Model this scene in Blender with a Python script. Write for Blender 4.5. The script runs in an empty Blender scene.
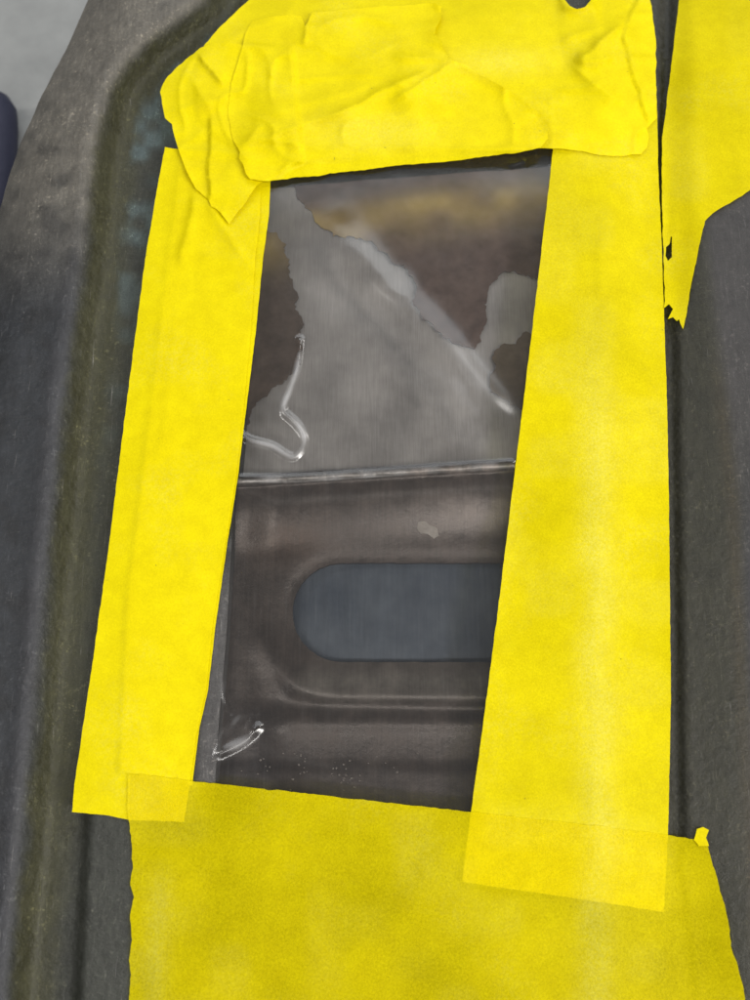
import bpy, bmesh, math, random
import numpy as np
from mathutils import Vector
from mathutils.geometry import delaunay_2d_cdt

# ------------------------------------------------------------------ camera, world, lamps, exposure
scene = bpy.context.scene
col = scene.collection
TILT = math.radians(18.0)
DIST = 0.31
HFOV = math.radians(40.0)
TH = math.tan(HFOV / 2)
cam_d = bpy.data.cameras.new("camera")
cam = bpy.data.objects.new("camera", cam_d)
col.objects.link(cam)
CAM = np.array([0.0, -DIST * math.sin(TILT), DIST * math.cos(TILT)])
cam.location = CAM
cam.rotation_euler = (TILT, 0, 0)
cam_d.sensor_fit = 'HORIZONTAL'
cam_d.sensor_width = 36
cam_d.lens = 18 / TH
cam_d.clip_start = 0.01
cam_d.clip_end = 50
cam_d.dof.use_dof = True
cam_d.dof.focus_distance = DIST
cam_d.dof.aperture_fstop = 24
scene.camera = cam

world = bpy.data.worlds.new("World")
scene.world = world
world.use_nodes = True
bg = world.node_tree.nodes["Background"]
bg.inputs[0].default_value = (0.90, 0.95, 1.0, 1)
bg.inputs[1].default_value = 0.15


def area_lamp(name, loc, target, sx, sy, power, color):
    d = bpy.data.lights.new(name, 'AREA')
    d.shape = 'RECTANGLE'
    d.size, d.size_y = sx, sy
    d.energy = power
    d.color = color
    o = bpy.data.objects.new(name, d)
    col.objects.link(o)
    o.location = loc
    o.rotation_euler = (Vector(target) - Vector(loc)).to_track_quat('-Z', 'Y').to_euler()
    return o


# unseen strips: the key first, the rest added for film glints
area_lamp("unseen_strip", (0.74, -0.40, 0.74), (0, 0, 0), 0.18, 0.80, 13.5, (1.0, 0.97, 0.92))
area_lamp("unseen_strip", (-0.85, 0.10, 0.85), (0, 0, 0), 0.10, 0.90, 4.0, (1.0, 0.97, 0.93))
area_lamp("unseen_strip", (0.00, -0.42, 0.95), (0, 0, 0), 0.80, 0.08, 3.4, (1.0, 0.97, 0.93))
area_lamp("unseen_strip", (0.85, 0.75, 0.80), (0, 0, 0), 0.10, 0.80, 4.0, (1.0, 0.97, 0.93))
# unseen panel added beyond the top, for the soft sheen on the film
area_lamp("added_sheen_panel", (0.00, 1.40, 0.98), (0, 0, 0), 1.70, 1.00, 11.5, (0.93, 0.97, 1.0))

scene.view_settings.view_transform = 'Standard'
scene.view_settings.look = 'None'
scene.view_settings.exposure = 0.0
scene.view_settings.gamma = 1.0
scene.view_settings.use_curve_mapping = False

# ------------------------------------------------------------------ helpers
MM = 0.001
rng = np.random.default_rng(7)


def P(u, v, z_mm):
    """point of the height z (mm) above the part's front face that stands at this spot of the layout"""
    u = np.asarray(u, float); v = np.asarray(v, float); z = np.asarray(z_mm, float) * MM
    x = TH * (u - 375) / 375
    y = -TH * (v - 500) / 375
    st, ct = math.sin(TILT), math.cos(TILT)
    dx = x
    dy = st + y * ct
    dz = -ct + y * st
    t = (z - CAM[2]) / dz
    return np.stack([CAM[0] + dx * t, CAM[1] + dy * t, np.broadcast_to(z, t.shape)], -1)


def smooth(a, b, x):
    t = np.clip((x - a) / (b - a), 0, 1)
    return t * t * (3 - 2 * t)


def interp(pts, v):
    """pts: list of (v, u)"""
    a = np.array(pts, float)
    return np.interp(v, a[:, 0], a[:, 1])


def dist_poly(u, v, pts, closed=False):
    """unsigned distance and side (positive on the right of the travel direction in image axes)"""
    u = np.asarray(u, float); v = np.asarray(v, float)
    p = np.array(pts, float)
    if closed:
        p = np.vstack([p, p[:1]])
    best = np.full(u.shape, 1e9)
    side = np.ones(u.shape)
    for i in range(len(p) - 1):
        ax, ay = p[i]; bx, by = p[i + 1]
        ex, ey = bx - ax, by - ay
        L2 = ex * ex + ey * ey + 1e-9
        t = np.clip(((u - ax) * ex + (v - ay) * ey) / L2, 0, 1)
        dx = u - (ax + t * ex); dy = v - (ay + t * ey)
        d = np.sqrt(dx * dx + dy * dy)
        cr = ex * dy - ey * dx
        m = d < best
        best = np.where(m, d, best)
        side = np.where(m, np.sign(cr) + (cr == 0), side)
    return best, side


def inside(u, v, pts):
    p = np.array(pts, float)
    r = np.zeros(np.shape(u), bool)
    n = len(p)
    for i in range(n):
        ax, ay = p[i]; bx, by = p[(i + 1) % n]
        if ay == by:
            continue
        c = ((ay > v) != (by > v)) & (u < (bx - ax) * (v - ay) / (by - ay) + ax)
        r ^= c
    return r


def sd_poly(u, v, pts):
    d, _ = dist_poly(u, v, pts, True)
    return np.where(inside(u, v, pts), d, -d)


def hsh(ix, iy, s):
    h = np.sin(ix * 127.1 + iy * 311.7 + s * 74.7) * 43758.5453
    return h - np.floor(h)


def noise(u, v, scale, seed=0):
    x = np.asarray(u, float) / scale; y = np.asarray(v, float) / scale
    ix = np.floor(x); iy = np.floor(y)
    fx = x - ix; fy = y - iy
    fx = fx * fx * fx * (fx * (fx * 6 - 15) + 10); fy = fy * fy * fy * (fy * (fy * 6 - 15) + 10)
    a = hsh(ix, iy, seed); b = hsh(ix + 1, iy, seed); c = hsh(ix, iy + 1, seed); d = hsh(ix + 1, iy + 1, seed)
    return (a + (b - a) * fx + (c - a) * fy + (a - b - c + d) * fx * fy) * 2 - 1


def rough_line(pts, step=5, amp=1.0, seed=0, closed=True):
    """resample an outline and make it slightly ragged"""
    p = [np.array(q, float) for q in pts]
    out = []
    n = len(p)
    for i in range(n if closed else n - 1):
        a, b = p[i], p[(i + 1) % n]
        L = np.linalg.norm(b - a)
        k = max(1, int(round(L / step)))
        e = (b - a) / max(L, 1e-6)
        nrm = np.array([-e[1], e[0]])
        for j in range(k):
            q = a + (b - a) * j / k
            w = 0 if j == 0 else 1
            out.append(tuple(q + nrm * amp * w * (0.6 * float(noise(q[0], q[1], 9, seed)) + 0.6 * float(noise(q[0], q[1], 3.3, seed + 5)))))
    if not closed:
        out.append(tuple(p[-1]))
    return out


def cdt(outline, spacing, holes=(), extra=None, jitter=0.22, extra_edges=()):
    p = np.array(outline, float)
    loops = [p] + [np.array(h, float) for h in holes]
    verts, edges = [], []
    for lp in loops:
        s = len(verts)
        verts += [tuple(q) for q in lp]
        edges += [(s + i, s + (i + 1) % len(lp)) for i in range(len(lp))]
    u0, v0 = p.min(0); u1, v1 = p.max(0)
    gu, gv = np.meshgrid(np.arange(u0, u1, spacing), np.arange(v0, v1, spacing * 0.9))
    gu = gu + (np.arange(gu.shape[0]) % 2)[:, None] * spacing * 0.5
    gu = gu + rng.uniform(-jitter, jitter, gu.shape) * spacing
    gv = gv + rng.uniform(-jitter, jitter, gv.shape) * spacing
    gu = gu.ravel(); gv = gv.ravel()
    ok = inside(gu, gv, p)
    for lp in loops:
        d, _ = dist_poly(gu, gv, lp, True)
        ok &= d > spacing * 0.45
    for h in loops[1:]:
        ok &= ~inside(gu, gv, h)
    gu, gv = gu[ok], gv[ok]
    pts = [Vector(q) for q in verts] + [Vector((a, b)) for a, b in zip(gu, gv)]
    ov, oe, of, _, _, _ = delaunay_2d_cdt(pts, edges, [], 0, 1e-6)
    V = np.array([(q.x, q.y) for q in ov])
    F = np.array([f for f in of if len(f) == 3], int)
    c = V[F].mean(1)
    keep = inside(c[:, 0], c[:, 1], p)
    for h in loops[1:]:
        keep &= ~inside(c[:, 0], c[:, 1], h)
    F = F[keep]
    # same winding: normal up (image v points down, so world y is flipped)
    a, b, c = V[F[:, 0]], V[F[:, 1]], V[F[:, 2]]
    ar = (b[:, 0] - a[:, 0]) * (c[:, 1] - a[:, 1]) - (b[:, 1] - a[:, 1]) * (c[:, 0] - a[:, 0])
    F[ar > 0] = F[ar > 0][:, ::-1]
    F = F[np.abs(ar) > 1e-7]
    return V, F


def boundary(F):
    cnt = {}
    for f in F:
        for i in range(3):
            a, b = int(f[i]), int(f[(i + 1) % 3])
            cnt[(a, b)] = 1
    return [e for e in cnt if (e[1], e[0]) not in cnt]


def link_mesh(name, verts, faces, mat, parent=None, smooth_faces=True, sharp=(), colors=None):
    me = bpy.data.meshes.new(name)
    me.from_pydata([tuple(map(float, q)) for q in verts], [], [tuple(map(int, f)) for f in faces])
    me.materials.append(mat)
    if smooth_faces:
        me.polygons.foreach_set("use_smooth", [True] * len(me.polygons))
    if sharp:
        sh = set(tuple(sorted(e)) for e in sharp)
        for e in me.edges:
            if tuple(sorted(e.vertices)) in sh:
                e.use_edge_sharp = True
    if colors is not None:
        at = me.color_attributes.new("tone", 'FLOAT_COLOR', 'POINT')
        c = np.ones((len(verts), 4)); c[:, :3] = colors
        at.data.foreach_set("color", c.ravel())
    me.update()
    o = bpy.data.objects.new(name, me)
    col.objects.link(o)
    if parent:
        o.parent = parent
    return o


def slab(name, V, F, z_top, thick, mat, parent=None, colors=None):
    """a sheet with real thickness: top, underside and the cut edge"""
    top = P(V[:, 0], V[:, 1], z_top)
    bot = top.copy(); bot[:, 2] -= thick * MM
    n = len(V)
    be = boundary(F)
    faces = [tuple(f) for f in F] + [tuple(f[::-1] + n) for f in F]
    sharp = []
    for a, b in be:
        faces.append((b, a, a + n, b + n))
        sharp += [(a, b), (a + n, b + n)]
    cc = None if colors is None else np.vstack([colors, colors])
    return link_mesh(name, np.vstack([top, bot]), faces, mat, parent, True, sharp, cc)


def tag(o, label=None, cat=None, group=None, kind=None):
    if label: o['label'] = label
    if cat: o['category'] = cat
    if group: o['group'] = group
    if kind: o['kind'] = kind
    return o


def empty(name, loc):
    o = bpy.data.objects.new(name, None)
    o.empty_display_size = 0.02
    o.location = loc
    col.objects.link(o)
    return o


# ------------------------------------------------------------------ node helper
class NT:
    def __init__(self, name):
        self.m = bpy.data.materials.new(name)
        self.m.use_nodes = True
        self.t = self.m.node_tree
        self.t.nodes.clear()
        self.out = self.t.nodes.new('ShaderNodeOutputMaterial')
        self.geo = self.t.nodes.new('ShaderNodeNewGeometry')
        self.pos = self.geo.outputs['Position']

    def n(self, ty, **kw):
        nd = self.t.nodes.new(ty)
        for k, v in kw.items():
            setattr(nd, k, v)
        return nd

    def l(self, a, b):
        self.t.links.new(a, b)

    def set(self, sock, val):
        if hasattr(val, 'is_output') or isinstance(val, bpy.types.NodeSocket):
            self.l(val, sock)
        else:
            sock.default_value = val

    def mapping(self, scale=(1, 1, 1), rot=(0, 0, 0)):
        mp = self.n('ShaderNodeMapping')
        mp.inputs['Scale'].default_value = scale
        mp.inputs['Rotation'].default_value = rot
        self.l(self.pos, mp.inputs[0])
        return mp.outputs[0]

    def noise(self, scale, detail=4, rough=0.55, vec=None, dist=0.0):
        nd = self.n('ShaderNodeTexNoise')
        nd.inputs['Scale'].default_value = scale
        nd.inputs['Detail'].default_value = detail
        nd.inputs['Roughness'].default_value = rough
        nd.inputs['Distortion'].default_value = dist
        self.l(vec if vec is not None else self.pos, nd.inputs['Vector'])
        return nd.outputs['Fac']

    def ramp(self, fac, stops):
        nd = self.n('ShaderNodeValToRGB')
        cr = nd.color_ramp
        while len(cr.elements) < len(stops):
            cr.elements.new(0.5)
        for e, (p, c) in zip(cr.elements, stops):
            e.position = p
            e.color = (c, c, c, 1) if isinstance(c, (int, float)) else (*c, 1)
        self.l(fac, nd.inputs[0])
        return nd.outputs[0]

    def mix(self, fac, a, b, mode='MIX'):
        nd = self.n('ShaderNodeMix', data_type='RGBA', blend_type=mode)
        self.set(nd.inputs[0], fac)
        for s, x in ((nd.inputs[6], a), (nd.inputs[7], b)):
            if isinstance(x, tuple):
                s.default_value = (*x, 1) if len(x) == 3 else x
            else:
                self.l(x, s)
        return nd.outputs[2]

    def math(self, op, a, b=0.0, clamp=False):
        nd = self.n('ShaderNodeMath', operation=op, use_clamp=clamp)
        self.set(nd.inputs[0], a); self.set(nd.inputs[1], b)
        return nd.outputs[0]

    def bump(self, h, dist_mm, strength=1.0, prev=None):
        nd = self.n('ShaderNodeBump')
        nd.inputs['Distance'].default_value = dist_mm * MM
        nd.inputs['Strength'].default_value = strength
        self.l(h, nd.inputs['Height'])
        if prev is not None:
            self.l(prev, nd.inputs['Normal'])
        return nd.outputs[0]

    def principled(self, color, rough=0.5, spec=0.5, metal=0.0, normal=None):
        b = self.n('ShaderNodeBsdfPrincipled')
        if isinstance(color, tuple):
            b.inputs['Base Color'].default_value = (*color, 1)
        else:
            self.l(color, b.inputs['Base Color'])
        self.set(b.inputs['Roughness'], rough)
        self.set(b.inputs['Specular IOR Level'], spec)
        self.set(b.inputs['Metallic'], metal)
        if normal is not None:
            self.l(normal, b.inputs['Normal'])
        return b.outputs[0]

    def attr(self, name):
        nd = self.n('ShaderNodeAttribute', attribute_name=name)
        return nd.outputs['Color']

    def done(self, sh):
        self.l(sh, self.out.inputs['Surface'])
        return self.m


# ------------------------------------------------------------------ materials
def mat_tape(t0, t1, mot=1.0):
    k = NT("yellow_crepe_tape")
    mott = k.noise(210, 5, 0.62)
    broad = k.noise(38, 3, 0.5)
    fine = k.noise(1300, 3, 0.75)
    fib = k.ramp(k.noise(1.0, 4, 0.75, k.mapping((2600, 1500, 1800), (0, 0, 0.3))), [(0.35, 1 - 0.12 * mot), (0.65, 1 + 0.06 * mot)])
    c = k.mix(k.ramp(mott, [(0.33, 0.0), (0.68, 1.0)]), (0.82, 0.69, 0.0012), (0.89, 0.765, 0.0015))
    scuff = k.math('MULTIPLY', k.ramp(broad, [(0.52, 0.0), (0.74, 1.0)]), k.ramp(k.noise(900, 4, 0.75), [(0.42, 0.0), (0.7, 1.0)]))
    c = k.mix(k.math('MULTIPLY', scuff, 0.35), c, (0.84, 0.78, 0.16))
    rub = k.math('MULTIPLY', k.attr('tone'), k.ramp(k.noise(1100, 4, 0.8), [(0.36, 0.15), (0.62, 1.0)]))  # carries the painted ridge sheen and the rub marks
    c = k.mix(rub, c, (0.93, 0.86, 0.16))
    grub = k.math('MULTIPLY', k.ramp(k.noise(120, 6, 0.7), [(0.60, 0.0), (0.90, 1.0)]), 0.05)
    c = k.mix(grub, c, (0.40, 0.33, 0.02))
    speck = k.ramp(k.noise(700, 1, 0.5), [(0.80, 0.0), (0.84, 1.0)])
    c = k.mix(k.math('MULTIPLY', speck, 0.55), c, (0.18, 0.15, 0.03))
    c = k.mix(1.0, c, fib, 'MULTIPLY')
    crepe = k.noise(1.0, 3, 0.6, k.mapping((700, 1500, 700)))
    nb = k.bump(crepe, 0.16, 0.7)
    nb = k.bump(fine, 0.08, 0.6, nb)
    p = k.principled(c, 0.5, 0.10, 0, nb)
    tr = k.n('ShaderNodeBsdfTransparent')
    tr.inputs[0].default_value = (0.98, 0.965, 0.04, 1)
    ms = k.n('ShaderNodeMixShader')
    f = k.math('ADD', k.math('MULTIPLY', k.noise(1500, 5, 0.8), 0.5), k.math('MULTIPLY', k.noise(30, 3, 0.5, None, 0.3), 0.5))
    f = k.ramp(f, [(0.34, t0), (0.64, t1)])
    k.l(f, ms.inputs[0]); k.l(p, ms.inputs[1]); k.l(tr.outputs[0], ms.inputs[2])
    return k.done(ms.outputs[0])


def mat_shell():
    k = NT("worn_dark_moulding")
    tone = k.attr("tone")
    n1 = k.noise(160, 6, 0.68)
    n2 = k.noise(1.0, 5, 0.7, k.mapping((900, 110, 300), (0, 0, math.radians(-9))))
    c = k.mix(1.0, tone, k.ramp(n1, [(0.25, 0.7), (0.5, 1.0), (0.78, 1.35)]), 'MULTIPLY')
    c = k.mix(0.6, c, k.ramp(n2, [(0.3, 0.7), (0.55, 1.0), (0.8, 1.7)]), 'MULTIPLY')
    sc = k.ramp(k.noise(1.0, 2, 0.5, k.mapping((1500, 70, 300), (0, 0, math.radians(-20))), 1.2), [(0.70, 0.0), (0.76, 1.0)])
    c = k.mix(k.math('MULTIPLY', sc, 0.32), c, (0.24, 0.23, 0.22))
    dust = k.ramp(k.noise(2400, 2, 0.6), [(0.66, 0.0), (0.76, 1.0)])
    c = k.mix(k.math('MULTIPLY', dust, 0.25), c, (0.25, 0.24, 0.22))
    vo = k.n('ShaderNodeTexVoronoi')
    vo.inputs['Scale'].default_value = 420
    k.l(k.pos, vo.inputs['Vector'])
    pit = k.ramp(k.noise(700, 4, 0.7), [(0.56, 0.0), (0.70, 1.0)])
    pit = k.math('MULTIPLY', pit, k.ramp(k.noise(75, 4, 0.65), [(0.42, 0.0), (0.62, 0.75)]))
    c = k.mix(pit, c, k.mix(1.0, c, (3.4, 3.3, 3.1), 'MULTIPLY'))
    sc3 = k.ramp(k.noise(1.0, 3, 0.6, k.mapping((2600, 160, 500), (0, 0, math.radians(25))), 0.8), [(0.64, 0.0), (0.70, 1.0)])
    c = k.mix(k.math('MULTIPLY', sc3, 0.55), c, k.mix(1.0, c, (2.8, 2.8, 2.7), 'MULTIPLY'))
    gr = k.noise(2200, 4, 0.8)
    c = k.mix(0.7, c, k.ramp(gr, [(0.3, 0.6), (0.7, 1.4)]), 'MULTIPLY')
    h = k.math('ADD', k.noise(300, 8, 0.7), k.math('MULTIPLY', vo.outputs['Distance'], 0.25))
    nb = k.bump(h, 0.8, 0.8)
    r = k.ramp(n1, [(0.3, 0.34), (0.7, 0.55)])
    return k.done(k.principled(c, r, 0.35, 0, nb))


def mat_bracket():
    k = NT("stained_pressed_steel")
    tone = k.attr("tone")
    n1 = k.noise(140, 6, 0.65)
    c = k.mix(1.0, tone, k.ramp(n1, [(0.25, 0.65), (0.5, 1.0), (0.78, 1.45)]), 'MULTIPLY')
    st = k.noise(1.0, 3, 0.6, k.mapping((1400, 60, 300)))
    c = k.mix(0.5, c, k.ramp(st, [(0.3, 0.75), (0.7, 1.3)]), 'MULTIPLY')
    speck = k.ramp(k.noise(1500, 3, 0.6), [(0.68, 0.0), (0.78, 1.0)])
    c = k.mix(k.math('MULTIPLY', speck, 0.35), c, (0.30, 0.26, 0.23))
    nb = k.bump(k.noise(500, 6, 0.7), 0.25, 0.5)
    return k.done(k.principled(c, k.ramp(n1, [(0.3, 0.28), (0.7, 0.46)]), 0.5, 0.25, nb))


def mat_plate():
    k = NT("brushed_grey_steel")
    br = k.noise(1.0, 4, 0.65, k.mapping((2600, 90, 300), (0, 0, math.radians(-3))))
    b2 = k.noise(45, 4, 0.55)
    c = k.mix(k.ramp(br, [(0.3, 0.0), (0.7, 1.0)]), (0.38, 0.362, 0.345), (0.50, 0.48, 0.465))
    c = k.mix(0.8, c, k.ramp(b2, [(0.32, 0.60), (0.68, 1.2)]), 'MULTIPLY')
    nb = k.bump(br, 0.05, 0.5)
    return k.done(k.principled(c, 0.45, 0.5, 0.15, nb))


def mat_coating():
    k = NT("torn_brown_coating")
    n1 = k.noise(130, 6, 0.65)
    c = k.mix(k.ramp(n1, [(0.3, 0.0), (0.7, 1.0)]), (0.068, 0.050, 0.042), (0.17, 0.125, 0.105))
    tone = k.attr("tone")
    c = k.mix(1.0, c, tone, 'ADD')
    speck = k.ramp(k.noise(1800, 3, 0.6), [(0.70, 0.0), (0.78, 1.0)])
    c = k.mix(k.math('MULTIPLY', speck, 0.3), c, (0.25, 0.21, 0.19))
    nb = k.bump(k.noise(260, 7, 0.7), 0.4, 0.6)
    return k.done(k.principled(c, 0.42, 0.45, 0, nb))


def mat_slot_back():
    k = NT("blue_grey_inner_skin")
    n1 = k.noise(60, 4, 0.6)
    br = k.noise(1.0, 3, 0.6, k.mapping((900, 60, 300)))
    c = k.mix(k.ramp(n1, [(0.3, 0.0), (0.7, 1.0)]), (0.055, 0.072, 0.100), (0.115, 0.138, 0.168))
    c = k.mix(0.5, c, k.ramp(br, [(0.3, 0.8), (0.7, 1.25)]), 'MULTIPLY')
    return k.done(k.principled(c, 0.5, 0.5, 0))


def mat_film():
    k = NT("clear_plastic_film")
    fr = k.n('ShaderNodeFresnel')
    fr.inputs['IOR'].default_value = 1.5
    fac = k.math('MULTIPLY', fr.outputs[0], 1.85, True)
    micro = k.noise(70, 2, 0.5)
    nb = k.bump(micro, 0.35, 0.25)
    gl = k.n('ShaderNodeBsdfGlossy')
    cra = k.n('ShaderNodeAttribute', attribute_name='tone')
    k.l(k.ramp(cra.outputs['Fac'], [(0.0, 0.17), (1.0, 0.40)]), gl.inputs['Roughness'])
    k.l(nb, gl.inputs['Normal']); k.l(nb, fr.inputs['Normal'])
    tr = k.n('ShaderNodeBsdfTransparent')
    tr.inputs[0].default_value = (0.95, 0.94, 0.93, 1)
    haze = k.n('ShaderNodeBsdfDiffuse')
    haze.inputs[0].default_value = (0.8, 0.8, 0.82, 1)
    m0 = k.n('ShaderNodeMixShader')
    scr = k.ramp(k.noise(1.0, 2, 0.5, k.mapping((1600, 50, 300), (0, 0, math.radians(4)))), [(0.55, 0.010), (0.78, 0.022)])
    white = k.ramp(cra.outputs['Fac'], [(0.25, 0.0), (1.0, 0.24)])  # glints along the folds, painted as diffuse white
    k.l(k.math('ADD', scr, white), m0.inputs[0])
    k.l(tr.outputs[0], m0.inputs[1]); k.l(haze.outputs[0], m0.inputs[2])
    ms = k.n('ShaderNodeMixShader')
    k.l(fac, ms.inputs[0]); k.l(m0.outputs[0], ms.inputs[1]); k.l(gl.outputs[0], ms.inputs[2])
    return k.done(ms.outputs[0])


def mat_simple(name, c1, c2, scale, rough, bump_mm=0.2):
    k = NT(name)
    n1 = k.noise(scale, 6, 0.65)
    c = k.mix(k.ramp(n1, [(0.3, 0.0), (0.7, 1.0)]), c1, c2)
    nb = k.bump(k.noise(scale * 4, 5, 0.7), bump_mm, 0.5)
    return k.done(k.principled(c, rough, 0.3, 0, nb))


TAPES = {'loose': mat_tape(0.20, 0.40, 0.8), 'left': mat_tape(0.25, 0.45, 0.7), 'right': mat_tape(0.36, 0.58), 'bottom': mat_tape(0.54, 0.80, 1.2)}
SHELL = mat_shell()
BRACKET = mat_bracket()
PLATE = mat_plate()
COATING = mat_coating()
SLOTBACK = mat_slot_back()
FILM = mat_film()
CONCRETE = mat_simple("grey_concrete", (0.30, 0.305, 0.30), (0.40, 0.405, 0.395), 28, 0.8, 0.6)
NAVY = mat_simple("navy_rubber", (0.025, 0.028, 0.055), (0.04, 0.042, 0.075), 60, 0.6)
CHIP = mat_simple("pale_paint", (0.30, 0.27, 0.24), (0.48, 0.44, 0.40), 400, 0.6)
CRUMB = mat_simple("grit", (0.16, 0.13, 0.11), (0.40, 0.37, 0.34), 900, 0.4)

# ------------------------------------------------------------------ floor
FLOOR_Z = -180.0
fl = bmesh.new()
bmesh.ops.create_grid(fl, x_segments=24, y_segments=24, size=4.0)
me = bpy.data.meshes.new("floor")
fl.to_mesh(me); fl.free()
me.materials.append(CONCRETE)
floor = bpy.data.objects.new("floor", me)
floor.location = (0, 0, FLOOR_Z * MM)
col.objects.link(floor)
tag(floor, kind='structure')

# ------------------------------------------------------------------ the moulded part: shape of its front
SIL = [(135, -130), (108, -50), (88, 0), (66, 50), (42, 95), (18, 150), (5, 190), (-12, 260), (-45, 400), (-80, 600), (-105, 800), (-125, 1000), (-140, 1120)]
RIM = [(270, -130), (238, -50), (205, 3), (172, 26), (146, 46), (125, 70), (110, 95), (98, 150), (88, 250), (68, 400), (48, 600), (30, 800), (10, 1000), (-2, 1120)]
PLAT = [(306, -130), (268, -50), (240, 10), (214, 45), (190, 95), (179, 150), (160, 260), (142, 400), (119, 560), (101, 680), (89, 800), (78, 1000), (70, 1120)]
OPEN = [(252, 160), (580, 136), (500, 640), (486, 832), (330, 818), (214, 800), (219, 720), (226, 640), (233, 520), (240, 440), (248, 300)]


def H(u, v, bridged=False):
    """height of the front of the moulded part in mm (layout of the photo, 0 = level of the window frame)"""
    u = np.asarray(u, float); v = np.asarray(v, float)
    dS, sS = dist_poly(u, v, SIL); dS = dS * -sS
    dR, sR = dist_poly(u, v, RIM); dR = dR * -sR
    dP, sP = dist_poly(u, v, PLAT); dP = dP * -sP
    # left side: rolled rim, groove, wall up to the window frame
    rim = 2.4 - 12.0 * (1 - np.clip(dS / 62, 0, 1)) ** 2.4
    rim = rim + 1.2 * np.exp(-((dR + 14) / 9) ** 2)
    groove = -5.5 + 1.2 * noise(u, v, 160, 3)
    z = rim + (groove - rim) * smooth(-8, 26, dR)
    z = z + (0 - z) * smooth(-7, 5, dP)
    if bridged:
        z = z * 0
    # right side: crest, slope into a gutter, slope up to the next face
    crest = interp([(-130, 606), (150, 606), (500, 598), (850, 596), (1120, 604)], v)
    valley = interp([(-130, 668), (150, 662), (300, 668), (835, 676), (1120, 715)], v)
    upper = interp([(-130, 694), (0, 697), (220, 704), (500, 737), (900, 758), (1120, 775)], v)
    down = -3.4 * smooth(0, 1, (u - crest) / (valley - crest))
    zr = down + np.where(u > valley, (3.6) * smooth(0, 1, (u - valley) / (upper - valley)), 0)
    # the gutter has a small hard step under the tape edge
    if not bridged:
        zr = zr - 3.0 * np.exp(-((u - valley - 2) / 6) ** 2)
    z = np.where(u > 500, zr, z)
    # the top of the frame rolls away
    q = np.clip(72 - v, 0, 130)
    z = z - 0.0007 * q * q * smooth(150, 240, u)
    # soft unevenness
    z = z + 0.35 * noise(u, v, 70, 1) * smooth(0, 40, np.abs(u - 400) - 130)
    return z


def tones(u, v):
    dS, sS = dist_poly(u, v, SIL); dS = dS * -sS
    dR, sR = dist_poly(u, v, RIM); dR = dR * -sR
    dP, sP = dist_poly(u, v, PLAT); dP = dP * -sP
    def L(a, b, t):
        return a + (np.array(b) - a) * t[:, None]
    c = np.tile(np.array([0.072, 0.075, 0.062]), (len(u), 1))
    # worn rim: brown grey at the top, blue black further down, pale rub line next to the groove
    t = smooth(6, -10, dR)
    rimc = np.tile(np.array([0.26, 0.238, 0.20]), (len(u), 1))
    rimc = L(rimc, (0.046, 0.050, 0.058), smooth(150, 330, v))
    rimc = L(rimc, (0.026, 0.025, 0.026), 0.5 * smooth(0.1, 0.8, noise(u + 5 * noise(u, v, 7, 2), v, 15, 21)) * smooth(60, 160, v))
    rub = np.exp(-((dR + 13) / 9) ** 2) * smooth(190, 380, v)
    rimc = L(rimc, (0.105, 0.105, 0.115), 0.75 * rub)
    c = c + (rimc - c) * t[:, None]
    dR = dR + 5 * noise(u, v / 3, 14, 41) + 3 * noise(u, v, 8, 42)
    # olive film of dirt in the groove, teal oxide near the wall at the top
    ol = smooth(-6, 8, dR) * smooth(58, 26, dR)
    c = L(c, (0.098, 0.094, 0.038), 0.72 * ol)
    te = smooth(28, 40, dR) * smooth(8, -4, dP) * smooth(520, 60, v)
    c = L(c, (0.17, 0.235, 0.245), 0.95 * te * smooth(-0.5, 0.6, noise(u, v, 14, 5)))
    # right gutter
    up = interp([(-130, 694), (0, 697), (220, 704), (500, 737), (900, 758), (1120, 775)], v)
    rt = smooth(640, 665, u)
    c = L(c, (0.058, 0.056, 0.038), rt)
    c = L(c, (0.085, 0.080, 0.079), rt * smooth(-8, 10, u - up) * smooth(620, 360, v))
    c = L(c, (0.050, 0.050, 0.056), rt * smooth(-8, 10, u - up) * smooth(360, 620, v))
    c = L(c, (0.066, 0.054, 0.030), 0.8 * rt * np.exp(-((u - up + 5) / 7) ** 2) * smooth(330, 420, v))
    eo = sd_poly(u, v, OPEN)
    c = L(c, (0.42, 0.41, 0.41), smooth(-24, -12, eo) * smooth(300, 215, u) * smooth(520, 600, v) * smooth(830, 800, v))
    return np.clip(c * 0.46, 0.008, 1)


# ------------------------------------------------------------------ moulded part
root = empty("moulded_housing", (0, 0, FLOOR_Z * MM))
tag(root, "dark worn moulded housing with rolled rim and a taped-over window opening", "housing")
root_inv = -np.array([0, 0, FLOOR_Z * MM])


def child(o):
    o.parent = root
    o.matrix_parent_inverse = root.matrix_basis.inverted()
    return o


out = rough_line([(a, b) for a, b in SIL] + [(880, 1120), (880, -130)], 9, 0.5, 3)
V, F = cdt(out, 5.0, [rough_line(OPEN, 6, 0.0)])
zt = H(V[:, 0], V[:, 1])
top = P(V[:, 0], V[:, 1], zt)
cols = tones(V[:, 0], V[:, 1])
be = boundary(F)
allv = [top]; allc = [cols]; faces = [tuple(f) for f in F]; n = len(V)
bidx = sorted({i for e in be for i in e})
# side walls: outer edge runs down to the floor, window edge is a short return wall
inner = inside(V[bidx, 0], V[bidx, 1], [(150, 100), (640, 60), (640, 880), (150, 860)])
mp = {}
lower = []
for q, (i, isin) in enumerate(zip(bidx, inner)):
    mp[i] = n + q
    pt = top[i].copy()
    pt[2] = (-19.0 if isin else FLOOR_Z) * MM
    lower.append(pt)
faces += [(b, a, mp[a], mp[b]) for a, b in be]
child(link_mesh("shell", np.vstack([top, np.array(lower)]), faces, SHELL, None, True, be, np.vstack([cols, cols[bidx]])))

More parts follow.
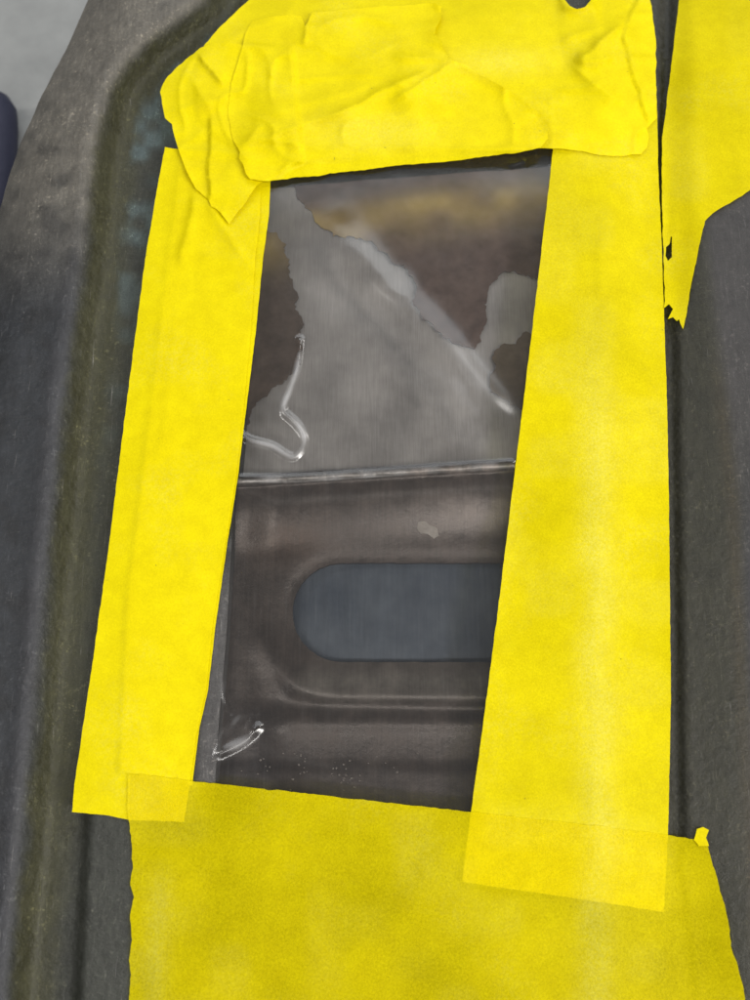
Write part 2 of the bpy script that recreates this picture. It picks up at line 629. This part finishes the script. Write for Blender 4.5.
# steel plate behind the upper half of the window
V, F = cdt([(225, 120), (610, 110), (560, 500), (215, 500)], 9)
zp = -17.0 + 5.0 * smooth(330, 485, V[:, 1]) + 0.6 * noise(V[:, 0], V[:, 1], 90, 8)
plate = child(slab("steel_plate", V, F, zp, 1.2, PLATE))

# torn coating left on the plate
PATCHES = [
    [(292, 186), (300, 200), (312, 212), (318, 224), (333, 236), (345, 238), (352, 236), (364, 240), (376, 246), (390, 258),
     (404, 268), (413, 278), (416, 290), (412, 300), (420, 312), (430, 322), (445, 338), (462, 346), (474, 349), (480, 338), (486, 324),
     (484, 304), (489, 288), (498, 276), (512, 271), (524, 274), (536, 279), (560, 282), (590, 130), (292, 140)],
    [(240, 200), (264, 228), (276, 232), (279, 238), (286, 244), (284, 252), (288, 262), (290, 278), (297, 292), (296, 306), (303, 322),
     (300, 336), (303, 348), (297, 352), (301, 364), (292, 374), (284, 380), (268, 394), (256, 402), (250, 416), (244, 432), (240, 450), (215, 450)],
    [(560, 330), (524, 332), (516, 344), (500, 346), (494, 352), (496, 366), (490, 380), (491, 392), (502, 398), (510, 402), (522, 410), (560, 415)],
]
plate_inv = None
for i, pt in enumerate(PATCHES):
    o_ = rough_line(pt, 2.2, 3.0, 40 + i)
    V, F = cdt(o_, 4.5)
    d = sd_poly(V[:, 0], V[:, 1], pt)
    zc = -16.0 + 5.0 * smooth(330, 485, V[:, 1]) + 0.35 * noise(V[:, 0], V[:, 1], 24, 11 + i) + 0.25 * np.exp(-(d / 5) ** 2)
    u_, v_ = V[:, 0], V[:, 1]
    # amber reflection of the upper tape, painted across the coating
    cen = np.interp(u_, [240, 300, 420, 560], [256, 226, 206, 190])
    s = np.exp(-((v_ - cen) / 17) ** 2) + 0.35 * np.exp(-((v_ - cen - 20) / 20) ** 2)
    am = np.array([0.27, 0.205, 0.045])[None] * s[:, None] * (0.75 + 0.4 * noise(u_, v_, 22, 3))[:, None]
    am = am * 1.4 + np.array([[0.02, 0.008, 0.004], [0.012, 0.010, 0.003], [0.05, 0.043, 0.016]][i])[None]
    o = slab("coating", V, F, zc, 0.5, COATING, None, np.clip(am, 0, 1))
    o.parent = plate
    o['label'] = ["large brown coating patch under the upper tape", "dark coating patch with ragged edge beside the left tape",
                  "small olive coating patch beside the right tape"][i]

# pressed bracket with the long slot, lower half of the window
def stadium(u0, u1, vc, r, k=14):
    a = np.linspace(-math.pi / 2, math.pi / 2, k)
    R = [(u1 + r * math.cos(t), vc + r * math.sin(t)) for t in a]
    Lf = [(u0 - r * math.cos(t), vc - r * math.sin(t)) for t in a]
    return R + Lf


SLOT = stadium(342, 640, 612.5, 49.5)


def Zb(u, v):
    lip = 482 - 0.061 * (u - 235)                 # front lip of the bracket
    d = v - lip
    z = -8.6 + 2.4 * np.exp(-(d / 3.5) ** 2)
    z = z + 0.4 * smooth(2, 14, d) * smooth(44, 18, d)
    z = z + (-3.2) * smooth(20, 75, d) * 1.0 + 0.5 * np.exp(-((d - 45) / 20) ** 2)
    # dished rim around the slot
    ds = sd_poly(u, v, SLOT)
    out_d = -ds
    z = z - 1.3 * np.exp(-(np.clip(out_d, 0, None) / 13) ** 2)
    z = z + 1.6 * np.exp(-((out_d - 34) / 13) ** 2) * smooth(600, 660, v)
    # rib and lower wall
    z = z - 0.8 * np.exp(-((v - 704 - 0.03 * (u - 300)) / 9) ** 2) * smooth(255, 300, u)
    z = z + 0.8 * np.exp(-((v - 722) / 9) ** 2) * smooth(250, 300, u)
    z = z - 0.7 * smooth(725, 760, v) + 1.0 * smooth(760, 774, v)
    # left side wall of the pressing
    lw = np.interp(v, [470, 600, 700, 760, 820], [246, 240, 240, 262, 300])
    z = z + 4.2 * smooth(38, -10, u - lw)
    return z


def bracket():
    slot = stadium(342, 500, 612.5, 49.5)
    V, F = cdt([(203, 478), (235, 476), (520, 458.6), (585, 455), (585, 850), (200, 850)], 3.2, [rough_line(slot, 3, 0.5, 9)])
    u, v = V[:, 0], V[:, 1]
    z = Zb(u, v)
    lip = 482 - 0.061 * (u - 235)
    d = v - lip
    c = np.tile(np.array([0.062, 0.049, 0.042]), (len(u), 1))
    def L(c, b, t):
        return c + (np.array(b) - c) * np.clip(t, 0, 1)[:, None]
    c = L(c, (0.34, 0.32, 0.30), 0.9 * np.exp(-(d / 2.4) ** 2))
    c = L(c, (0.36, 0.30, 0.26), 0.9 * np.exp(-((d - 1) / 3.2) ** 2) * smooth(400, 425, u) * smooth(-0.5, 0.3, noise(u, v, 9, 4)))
    c = L(c, (0.16, 0.145, 0.135), 0.5 * np.exp(-((d - 22) / 3.5) ** 2) * smooth(245, 270, u))
    c = L(c, (0.22, 0.19, 0.172), 0.7 * np.exp(-((d - 46) / 22) ** 2) * smooth(330, 480, u))  # soft sheen at the right, painted into the steel colour
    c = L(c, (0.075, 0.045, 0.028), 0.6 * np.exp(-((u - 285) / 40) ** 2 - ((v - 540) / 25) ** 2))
    c = L(c, (0.17, 0.155, 0.135), 0.9 * np.exp(-((v - 682) / 15) ** 2) * smooth(285, 320, u))  # lit band below the slot, painted in
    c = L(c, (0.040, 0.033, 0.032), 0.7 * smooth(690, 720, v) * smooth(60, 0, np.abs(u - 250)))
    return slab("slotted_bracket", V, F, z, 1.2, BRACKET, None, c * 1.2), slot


br, slot = bracket()
child(br)
V, F = cdt([(520 + (q[0] - 520) * 1.12, 612 + (q[1] - 612) * 1.25) for q in stadium(342, 500, 612.5, 49.5)], 8)
child(slab("inner_skin", V, F, -19.0 + 1.6 * noise(V[:, 0], V[:, 1], 80, 2), 1.0, SLOTBACK))
# closed back of the housing, seen at the sides of the plate and bracket
V, F = cdt([(150, 80), (660, 60), (640, 900), (150, 900)], 30)
child(slab("back_panel", V, F, np.full(len(V), -24.0), 1.5, SHELL, None, np.tile(np.array([0.04, 0.038, 0.038]), (len(V), 1))))

chip = rough_line([(418, 522), (424, 521), (430, 525), (437, 528), (439, 536), (434, 539), (428, 534), (421, 534), (417, 529)], 2.2, 0.7, 3)
V, F = cdt(chip, 2.5)
o = slab("paint_chip", V, F, Zb(V[:, 0], V[:, 1]) + 0.35, 0.3, CHIP)
o.parent = br
o['label'] = "small pale chip of paint on the dark bracket"

# ------------------------------------------------------------------ clear film over the window
FILM_OUT = [(222, 150), (300, 140), (592, 118), (560, 500), (520, 852), (330, 838), (172, 812), (200, 640), (222, 480)]


def ridge(u, v, pts, amp, w, fade=True):
    d, s = dist_poly(u, v, pts)
    d = d * (1 + 0.15 * noise(u, v, 40, 5))
    a = np.hypot(u - pts[0][0], v - pts[0][1]); b = np.hypot(u - pts[-1][0], v - pts[-1][1])
    ends = smooth(0, 3.5 * w, a) * smooth(0, 3.5 * w, b) if w > 6 else 1.0
    return amp * np.exp(-(d / w) ** 2) * ends


# folds of the film: line, height mm, width, strength of the painted glint along it
FOLDS = [
    # loop shaped buckle at the left
    ([(238, 432), (250, 440), (272, 446), (286, 455), (294, 457), (302, 448), (304, 438), (299, 427), (290, 418), (284, 412), (284, 403), (290, 388), (297, 366), (300, 340)], 0.95, 3.2, 1.0),
    # diagonal fold and its side ripples
    ([(340, 222), (372, 266), (405, 303), (450, 348), (486, 394), (520, 436)], 1.4, 14, 0.35),
    ([(358, 262), (378, 280), (398, 292), (408, 290), (405, 278), (392, 276)], 0.35, 8, 0.3),
    ([(430, 356), (466, 404), (482, 430)], 1.0, 13, 0.45),
    ([(300, 270), (330, 320), (336, 400)], 0.7, 26, 0.1),
    # dimple in the lower left corner
    ([(210, 757), (226, 750), (243, 741), (258, 727)], 0.8, 5.0, 1.5),
    ([(254, 730), (250, 727), (256, 712)], 0.18, 4.0, 0.5),
    ([(256, 712), (240, 716), (224, 734), (215, 752)], 0.18, 4.0, 0.4),
    # tension folds along the bracket lip and the left edge
    ([(236, 478), (300, 478), (400, 471), (512, 463)], 0.5, 4.5, 0.5),
    ([(233, 490), (228, 560), (222, 640), (223, 690), (232, 712)], 0.3, 4.0, 0.35),
    ([(258, 734), (280, 752), (330, 762), (420, 770)], 0.14, 6.0, 0.15),
    ([(512, 164), (522, 160), (519, 155)], 0.5, 2.5, 0.5),
]


def curved(pts, k=4):
    p = [np.array(q, float) for q in pts]
    p = [2 * p[0] - p[1]] + p + [2 * p[-1] - p[-2]]
    out = []
    for i in range(1, len(p) - 2):
        for j in range(k):
            t = j / k
            out.append(tuple(0.5 * (2 * p[i] + (p[i + 1] - p[i - 1]) * t + (2 * p[i - 1] - 5 * p[i] + 4 * p[i + 1] - p[i + 2]) * t * t
                                    + (3 * p[i] - p[i - 1] - 3 * p[i + 1] + p[i + 2]) * t ** 3)))
    return out + [tuple(p[-2])]


FOLDS = [(curved(a), b, c, d) for a, b, c, d in FOLDS]


def fold_glint(u, v):
    r = np.zeros(len(u))
    for pts, amp, w_, sc in FOLDS:
        d, _ = dist_poly(u, v, pts)
        a = np.hypot(u - pts[0][0], v - pts[0][1]); b = np.hypot(u - pts[-1][0], v - pts[-1][1])
        ends = smooth(0, 26, a) * smooth(0, 26, b) * (0.72 + 0.45 * noise(u, v, 16, 12))
        r = np.maximum(r, sc * ends * np.exp(-(d / (w_ * 1.15)) ** 2))
    return r


def Zf(u, v):
    e = sd_poly(u, v, OPEN)
    k = smooth(-4, 30, e)
    z = H(u, v, True) * (1 - k) + 0.12
    w = 0.0
    w = w + 1.5 * np.exp(-((v - 425) / 95) ** 2 - ((u - 390) / 130) ** 2) * k
    w = w - 0.45 * k                                           # slight sag
    w = w + 0.22 * noise(u, v, 75, 31) * k + 0.03 * noise(u, v, 27, 32) * k
    for pts, amp, w_, _ in FOLDS:
        w = w + ridge(u, v, pts, amp, w_) * smooth(-6, 8, e)
    # upper edge roll
    w = w + 0.04 * np.exp(-((v - np.interp(u, [262, 560], [214, 186])) / 15) ** 2) * k
    return z + w


gu, gv = np.meshgrid(np.linspace(0, 1, 290), np.linspace(0, 1, 560))
q = np.array([(226, 152), (590, 122), (520, 850), (178, 806)], float)
fu = (q[0, 0] * (1 - gu) + q[1, 0] * gu) * (1 - gv) + (q[3, 0] * (1 - gu) + q[2, 0] * gu) * gv
fv = (q[0, 1] * (1 - gu) + q[1, 1] * gu) * (1 - gv) + (q[3, 1] * (1 - gu) + q[2, 1] * gu) * gv
fu = fu.ravel(); fv = fv.ravel()
ii = np.arange(559)[:, None] * 290 + np.arange(289)[None]
F = np.stack([ii, ii + 290, ii + 291, ii + 1], -1).reshape(-1, 4)
film = link_mesh("plastic_film", P(fu, fv, Zf(fu, fv)), F, FILM, colors=np.repeat(fold_glint(fu, fv)[:, None], 3, 1))
tag(film, "clear wrinkled plastic film stretched over the window inside the yellow tape", "plastic film")

# ------------------------------------------------------------------ tape
LAID = []   # (outline, height function) of tape already down


def crease(u, v, a, b, amp, w, lop=0.0):
    """raised fold along a-b, steeper on one side when lop is set"""
    ax, ay = a; bx, by = b
    ex, ey = bx - ax, by - ay
    L = math.hypot(ex, ey)
    t = ((u - ax) * ex + (v - ay) * ey) / (L * L)
    d = ((u - ax) * ey - (v - ay) * ex) / L
    d = d + 1.5 * noise(u, v, 18, int(abs(ax)) % 17)
    prof = np.where(d > 0, np.exp(-np.abs(d) / (w * (1 + lop))), np.exp(-np.abs(d) / (w * max(0.15, 1 - lop))))
    env = smooth(-0.15, 0.2, t) * smooth(1.15, 0.8, t)
    return amp * prof * env


def creased(u, v, scale, seed):
    a = noise(u + 9 * noise(u, v, scale * 1.3, seed + 1), v, scale, seed)
    return (1 - np.abs(a) * 2.2).clip(0, 1) ** 2


def step(u, v, a, b, amp, w, reach):
    """one side of the line a-b stands higher, falling back over the reach"""
    ax, ay = a; bx, by = b
    ex, ey = bx - ax, by - ay
    L = math.hypot(ex, ey)
    t = ((u - ax) * ex + (v - ay) * ey) / (L * L)
    d = ((u - ax) * ey - (v - ay) * ex) / L + 1.0 * noise(u, v, 10, 3) + 2.2 * noise(u, v, 24, 6)
    env = smooth(-0.1, 0.1, t) * smooth(1.1, 0.9, t)
    return amp * smooth(-w, w, d) * np.exp(-np.clip(d, 0, None) / reach) * env


def tape(outline, extra, label, group, spacing=4.0, rag=0.5, seed=0, lift=0.25, holes=(), gap=0.14, thick=0.16, name="tape_strip", stuck="left"):
    o_ = rough_line(outline, 4.5, rag, seed)
    hs = [rough_line(h, 2.5, 0.4, seed + 1) for h in holes]
    V, F = cdt(o_, spacing, hs)
    under = list(LAID)

    def zfun(u, v):
        b = H(u, v, True)
        e = sd_poly(u, v, OPEN)
        # the film takes up the opening
        z = b + 0.62 + 0.15 * smooth(-14, 4, e)
        for po, fz in under:
            s = sd_poly(u, v, po)
            m = smooth(-7, 1.5, s)
            zz = fz(u, v) + thick + gap
            z = np.maximum(z, z + (zz - z) * m)
        ed = sd_poly(u, v, outline)
        z = z + lift * np.exp(-np.clip(ed, 0, None) / 7) * smooth(-0.2, 0.8, noise(u, v, 55, seed + 3))
        z = z + 0.05 * noise(u, v, 16, seed + 9) + 0.10 * noise(u, v, 45, seed + 10)
        if extra is not None:
            z = z + extra(u, v)
        return z
    u, v = V[:, 0], V[:, 1]
    pale = np.zeros(len(u))
    if stuck in ('right', 'bottom'):     # pale along the ridge below: rubbed tape and its sheen, both painted in
        pale = 0.62 * np.exp(-((u - 598 - 6 * noise(u, v, 60, 2)) / 17) ** 2) * smooth(230, 520, v)
        pale = pale + 0.5 * np.exp(-((u - 160 + (v - 900) * 0.06) / 12) ** 2) * smooth(850, 900, v)
        pale = pale + 0.15 * smooth(0.1, 0.7, noise(u, v, 46, 71))
    if name == "tape_strip" and stuck == 'loose':
        pale = 0.45 * np.exp(-((u - 500) / 45) ** 2 - ((v - 62) / 14) ** 2) + 0.4 * np.exp(-((u - 375) / 60) ** 2 - ((v - 132) / 16) ** 2)
    o = slab(name, V, F, zfun(u, v), thick, TAPES[stuck], None, np.repeat(np.clip(pale, 0, 1)[:, None], 3, 1))
    LAID.append((outline, zfun))
    return tag(o, label, "tape", group)


GRP = "yellow tape strips round the window"

# narrow strip that shows under the inner edge of the left one
tape([(180, 166), (271, 170), (269, 215), (263, 258), (256, 330), (247, 402), (238, 476), (226, 552), (216, 622), (208, 690), (199, 730), (192, 786), (120, 770), (128, 600), (152, 400)],
     None, "yellow tape strip mostly hidden under the left one, its edge showing along the window", GRP, 5, 0.25, 11, 0.1)


def ex_left(u, v):
    z = crease(u, v, (196, 192), (180, 262), 1.6, 9, 0.6)
    z = z + crease(u, v, (205, 200), (246, 262), 1.2, 6) + crease(u, v, (200, 258), (240, 262), 0.8, 6)
    z = z + crease(u, v, (178, 300), (158, 470), 0.35, 14, 0.5)
    return z


tape([(165, 147), (183, 150), (215, 150), (262, 160), (260, 215), (255, 260), (251, 330), (244, 402), (236, 476), (224, 552), (213, 622), (206, 690), (196, 735), (189, 790), (184, 822), (130, 820), (105, 815), (72, 812),
      (75, 780), (90, 680), (107, 560), (127, 400), (145, 260), (155, 200)],
     ex_left, "long yellow tape strip running down the left side of the window", GRP, 3.0, 0.45, 12, 0.5)


def ex_right(u, v):
    z = crease(u, v, (604, 170), (596, 470), 0.25, 16)
    z = z + crease(u, v, (628, 175), (640, 235), 0.35, 6) + crease(u, v, (598, 240), (600, 300), 0.3, 9, 0.5)
    z = z + crease(u, v, (597, 470), (592, 860), 0.5, 20)
    return z


tape([(554, 100), (553, 150), (545, 220), (531, 340), (515, 470), (498, 610), (481, 740), (471, 812), (462, 882), (560, 896), (664, 912),
      (668, 835), (671, 700), (669, 500), (667, 400), (664, 310), (661, 230), (658, 165), (657, 100)],
     ex_right, "wide yellow tape strip running down the right side of the window", GRP, 3.8, 0.4, 13, 0.45, stuck='right')


def ex_bottom(u, v):
    z = crease(u, v, (596, 850), (604, 1110), 0.35, 22)
    z = z + crease(u, v, (170, 860), (150, 1010), 0.5, 18, 0.4) + crease(u, v, (683, 850), (700, 1010), 0.45, 10, 0.5)
    return z


tape([(128, 774), (160, 777), (200, 782), (300, 793), (400, 804), (470, 812), (540, 820), (600, 826), (668, 835), (694, 839), (707, 842), (711, 858), (716, 874), (723, 900), (730, 930), (731, 946), (738, 966), (744, 992), (752, 1030), (770, 1115),
      (132, 1115), (128, 1010), (131, 975), (129, 960), (132, 940), (130, 915), (134, 897), (130, 884), (133, 868), (131, 840), (127, 806)],
     ex_bottom, "broad yellow tape strip across the bottom of the window", GRP, 4.2, 0.9, 14, 0.35, stuck='bottom')

tape([(697, 829), (703, 827), (709, 830), (706, 838), (709, 846), (699, 846), (694, 840)],
     lambda u, v: 0.5 * smooth(842, 828, v), "tiny torn yellow tape tab at the right end of the bottom strip", GRP, 3, 0.5, 15, 0.1, name="tape_scrap")


def ex_back(u, v):
    z = crease(u, v, (215, 45), (300, 5), 1.0, 14) + crease(u, v, (470, 40), (560, 60), 0.6, 20)
    z = z + crease(u, v, (440, 20), (560, 8), 0.7, 16)
    return z + 0.3 * noise(u, v, 40, 77)




def ex_corner(u, v):
    z = (0.2 * noise(u, v, 30, 61) + 0.6 * creased(u, v, 36, 63)) * smooth(545, 575, u)
    z = z + crease(u, v, (625, 22), (576, 62), 2.2, 9, 0.4) + crease(u, v, (578, 62), (612, 58), 1.6, 7)
    z = z + crease(u, v, (572, 66), (618, 102), 1.7, 10, -0.3) + crease(u, v, (562, 40), (600, 28), 1.2, 10)
    z = z + step(u, v, (640, -10), (622, 40), 1.2, 1.8, 18) + step(u, v, (622, 40), (646, 122), 1.0, 1.8, 18)
    z = z + step(u, v, (553, 162), (551, 95), 0.3, 2.5, 25)
    z = z + 1.0 * np.exp(-(np.hypot((u - 577) / 15, (v + 4) / 13) - 1.0) ** 2 / 0.05)
    z = z + crease(u, v, (560, 8), (598, 6), 2.0, 9)
    return ex_back(u, v) * smooth(600, 540, u) + np.maximum(1.2 * z, -0.25) + 0.3


tape([(196, 60), (205, 44), (222, 25), (242, 6), (262, -10), (285, -50), (300, -110), (640, -110), (646, -20), (652, 10), (656, 40), (656, 80), (657, 118), (647, 128), (649, 137), (647, 147), (641, 154), (622, 156), (600, 155), (582, 151), (566, 149), (553, 148.5), (540, 148), (400, 156), (250, 160), (200, 120)],
     ex_corner, "yellow tape strip behind the crumpled one, wrinkled at its right end over the corner", GRP, 2.5, 0.6, 16, 0.5, stuck='loose',
     holes=[[(564, -14), (565, 0), (570, 6), (577, 9), (585, 7), (591, 0), (592, -14)]])


def ex_crumple(u, v):
    z = 0.25 * noise(u, v, 34, 51) + 0.4 * noise(u, v, 75, 52) + 0.30 * creased(u, v * 1.8, 60, 53)
    # broad swelling folds that run along the strip
    z = z + crease(u, v, (232, 150), (340, 112), 1.3, 15, 0.5)
    z = z + crease(u, v, (330, 118), (425, 70), 1.6, 13, -0.5)
    z = z + crease(u, v, (395, 55), (452, 62), 1.0, 8)
    z = z + crease(u, v, (452, 62), (395, 100), 1.2, 11, 0.5)
    z = z + crease(u, v, (345, 152), (270, 140), 0.8, 9)
    z = z + crease(u, v, (262, 118), (380, 80), 0.7, 20)
    z = z + crease(u, v, (308, 22), (304, 44), 0.8, 4)
    return np.maximum(2.3 * z + 0.6, -0.1)


def ex_fan(u, v):
    z = 0.2 * noise(u, v, 34, 51) + 0.38 * creased(u * 1.3, v, 38, 57)
    z = z + step(u, v, (209, 118), (208, 200), 0.9, 1.2, 18)
    z = z + crease(u, v, (198, 54), (222, 84), 1.2, 6, 0.5) + crease(u, v, (168, 112), (228, 98), 0.7, 12) + crease(u, v, (186, 70), (212, 110), 0.7, 9)
    z = z + crease(u, v, (178, 150), (205, 130), 0.5, 8)
    return np.maximum(2.0 * z + 0.3, -0.1)


tape([(160, 92), (163, 84), (168, 76), (178, 66), (190, 56), (200, 48), (213, 43), (228, 42), (243, 45), (290, 50), (300, 160),
      (268, 178), (256, 186), (247, 200), (236, 214), (229, 224), (220, 212), (211, 206), (208, 199), (196, 189), (187, 172), (180, 154), (175, 138), (172, 124), (165, 118), (163, 108)],
     ex_fan, "pleated fan of yellow tape folded to a point over the top left corner", GRP, 2.2, 0.7, 17, 0.7, thick=0.2, stuck='loose')


def ex_strip(u, v):
    end = [(436, 0), (442, 16), (436, 30), (441, 40), (452, 60), (482, 76), (512, 92), (541, 114), (549, 130)]
    d, _ = dist_poly(u, v, end)
    return -0.28 * smooth(266, 238, u) * smooth(72, 95, v) * smooth(154, 138, v) + ex_crumple(u, v) * smooth(226, 262, u) + 2.2 * np.exp(-d / 12) * (1 + 0.5 * noise(u, v, 20, 8)) + 1.0 * np.exp(-((u - 246) / 14) ** 2 - ((v - 166) / 18) ** 2)


tape([(243, 45), (246, 32), (252, 22), (268, 17), (290, 15), (301, 16), (305, 26), (308, 22), (312, 13), (340, 10), (375, 7), (410, 5), (434, 3), (441, 6), (442, 16), (436, 27),
      (435, 34), (441, 40), (444, 48), (452, 60), (468, 66), (482, 76), (496, 83), (512, 92), (530, 104), (541, 114), (548, 127), (548, 138), (541, 147), (520, 152), (480, 157), (440, 162), (400, 165), (360, 170), (330, 173), (318, 176), (296, 177),
      (268, 181), (250, 179), (246, 174), (243, 164), (239, 158), (240, 152), (233, 140), (228, 112), (231, 84), (238, 62)],
     ex_strip, "crumpled yellow tape strip with a ragged torn right end along the top of the window", GRP, 2.2, 0.7, 27, 0.35, thick=0.2, stuck='loose')


def ex_far(u, v):
    return crease(u, v, (676, 200), (672, 262), 0.4, 4) + 0.1 * noise(u, v, 30, 4)


tape([(681, -110), (679, 0), (671, 70), (662, 141), (662, 200), (664, 270), (665, 300), (664, 308), (669, 304), (673, 309), (668, 319), (673, 317), (677, 321), (679, 319), (683, 329), (687, 312), (693, 276), (699, 246), (705, 221), (713, 213), (730, 203), (750, 190),
      (800, 158), (880, 118), (880, -110)],
     ex_far, "yellow tape on the next face at the right with a torn lower tip", GRP, 4.0, 0.6, 19, 0.4, stuck='right',
     holes=[[(666, 247), (669.5, 244), (671, 236), (672, 237), (672, 246), (672, 257), (668, 261), (665.5, 256)]])

# ------------------------------------------------------------------ small things
# grit between film and bracket
bm = bmesh.new()
random.seed(4)
for cx, cy, sx, sy, nn in ((300, 768, 6, 12, 16), (343, 778, 9, 12, 18), (258, 770, 8, 8, 8), (380, 775, 26, 10, 14)):
    for _ in range(nn):
        u, v = random.gauss(cx, sx), random.gauss(cy, sy)
        if v > 792 or v < 752: continue
        z = float(Zb(np.array([u]), np.array([v]))[0])
        p = P(np.array([u]), np.array([v]), np.array([z + 0.15]))[0]
        r = random.uniform(0.12, 0.38) * MM
        m = bmesh.ops.create_icosphere(bm, subdivisions=1, radius=r)
        for q in m['verts']:
            q.co = Vector(p) + Vector((q.co.x * random.uniform(0.7, 1.5), q.co.y * random.uniform(0.6, 1.2), q.co.z * 0.8))
me = bpy.data.meshes.new("grit")
bm.to_mesh(me); bm.free()
me.materials.append(CRUMB)
o = bpy.data.objects.new("grit", me)
col.objects.link(o)
tag(o, "grains of grit trapped under the film along its lower edge", "grit", kind='stuff')

# dark hose lying on the floor at the left edge
bm = bmesh.new()
path = [(-4, 112), (-3, 128), (-4, 150), (-5, 175), (-10, 210), (-22, 260), (-40, 330)]
rad = 0.011
rings = []
pts = [Vector(P(np.array([a]), np.array([b]), np.array([FLOOR_Z + 11]))[0]) for a, b in path]
for i, p in enumerate(pts):
    t = (pts[min(i + 1, len(pts) - 1)] - pts[max(i - 1, 0)]).normalized()
    s = t.cross(Vector((0, 0, 1))).normalized()
    rr = rad
    rings.append([bm.verts.new(p + (s * math.cos(a) + Vector((0, 0, 1)) * math.sin(a)) * rr) for a in [2 * math.pi * j / 16 for j in range(16)]])
for a, b in zip(rings, rings[1:]):
    for j in range(16):
        bm.faces.new((a[j], a[(j + 1) % 16], b[(j + 1) % 16], b[j]))
for r, sgn in ((rings[0], 1), (rings[-1], -1)):
    c = sum((q.co for q in r), Vector()) / 16
    t = (pts[0] - pts[1]).normalized() if sgn == 1 else (pts[-1] - pts[-2]).normalized()
    mid = [bm.verts.new(c + (q.co - c) * 0.7 + t * rad * 0.7) for q in r]
    for j in range(16):
        bm.faces.new((r[j], r[(j + 1) % 16], mid[(j + 1) % 16], mid[j]))
    bm.faces.new(mid)
bmesh.ops.recalc_face_normals(bm, faces=bm.faces)
me = bpy.data.meshes.new("hose")
bm.to_mesh(me); bm.free()
me.materials.append(NAVY)
me.polygons.foreach_set("use_smooth", [True] * len(me.polygons))
o = bpy.data.objects.new("hose", me)
col.objects.link(o)
tag(o, "dark navy hose end lying on the grey concrete floor", "hose")
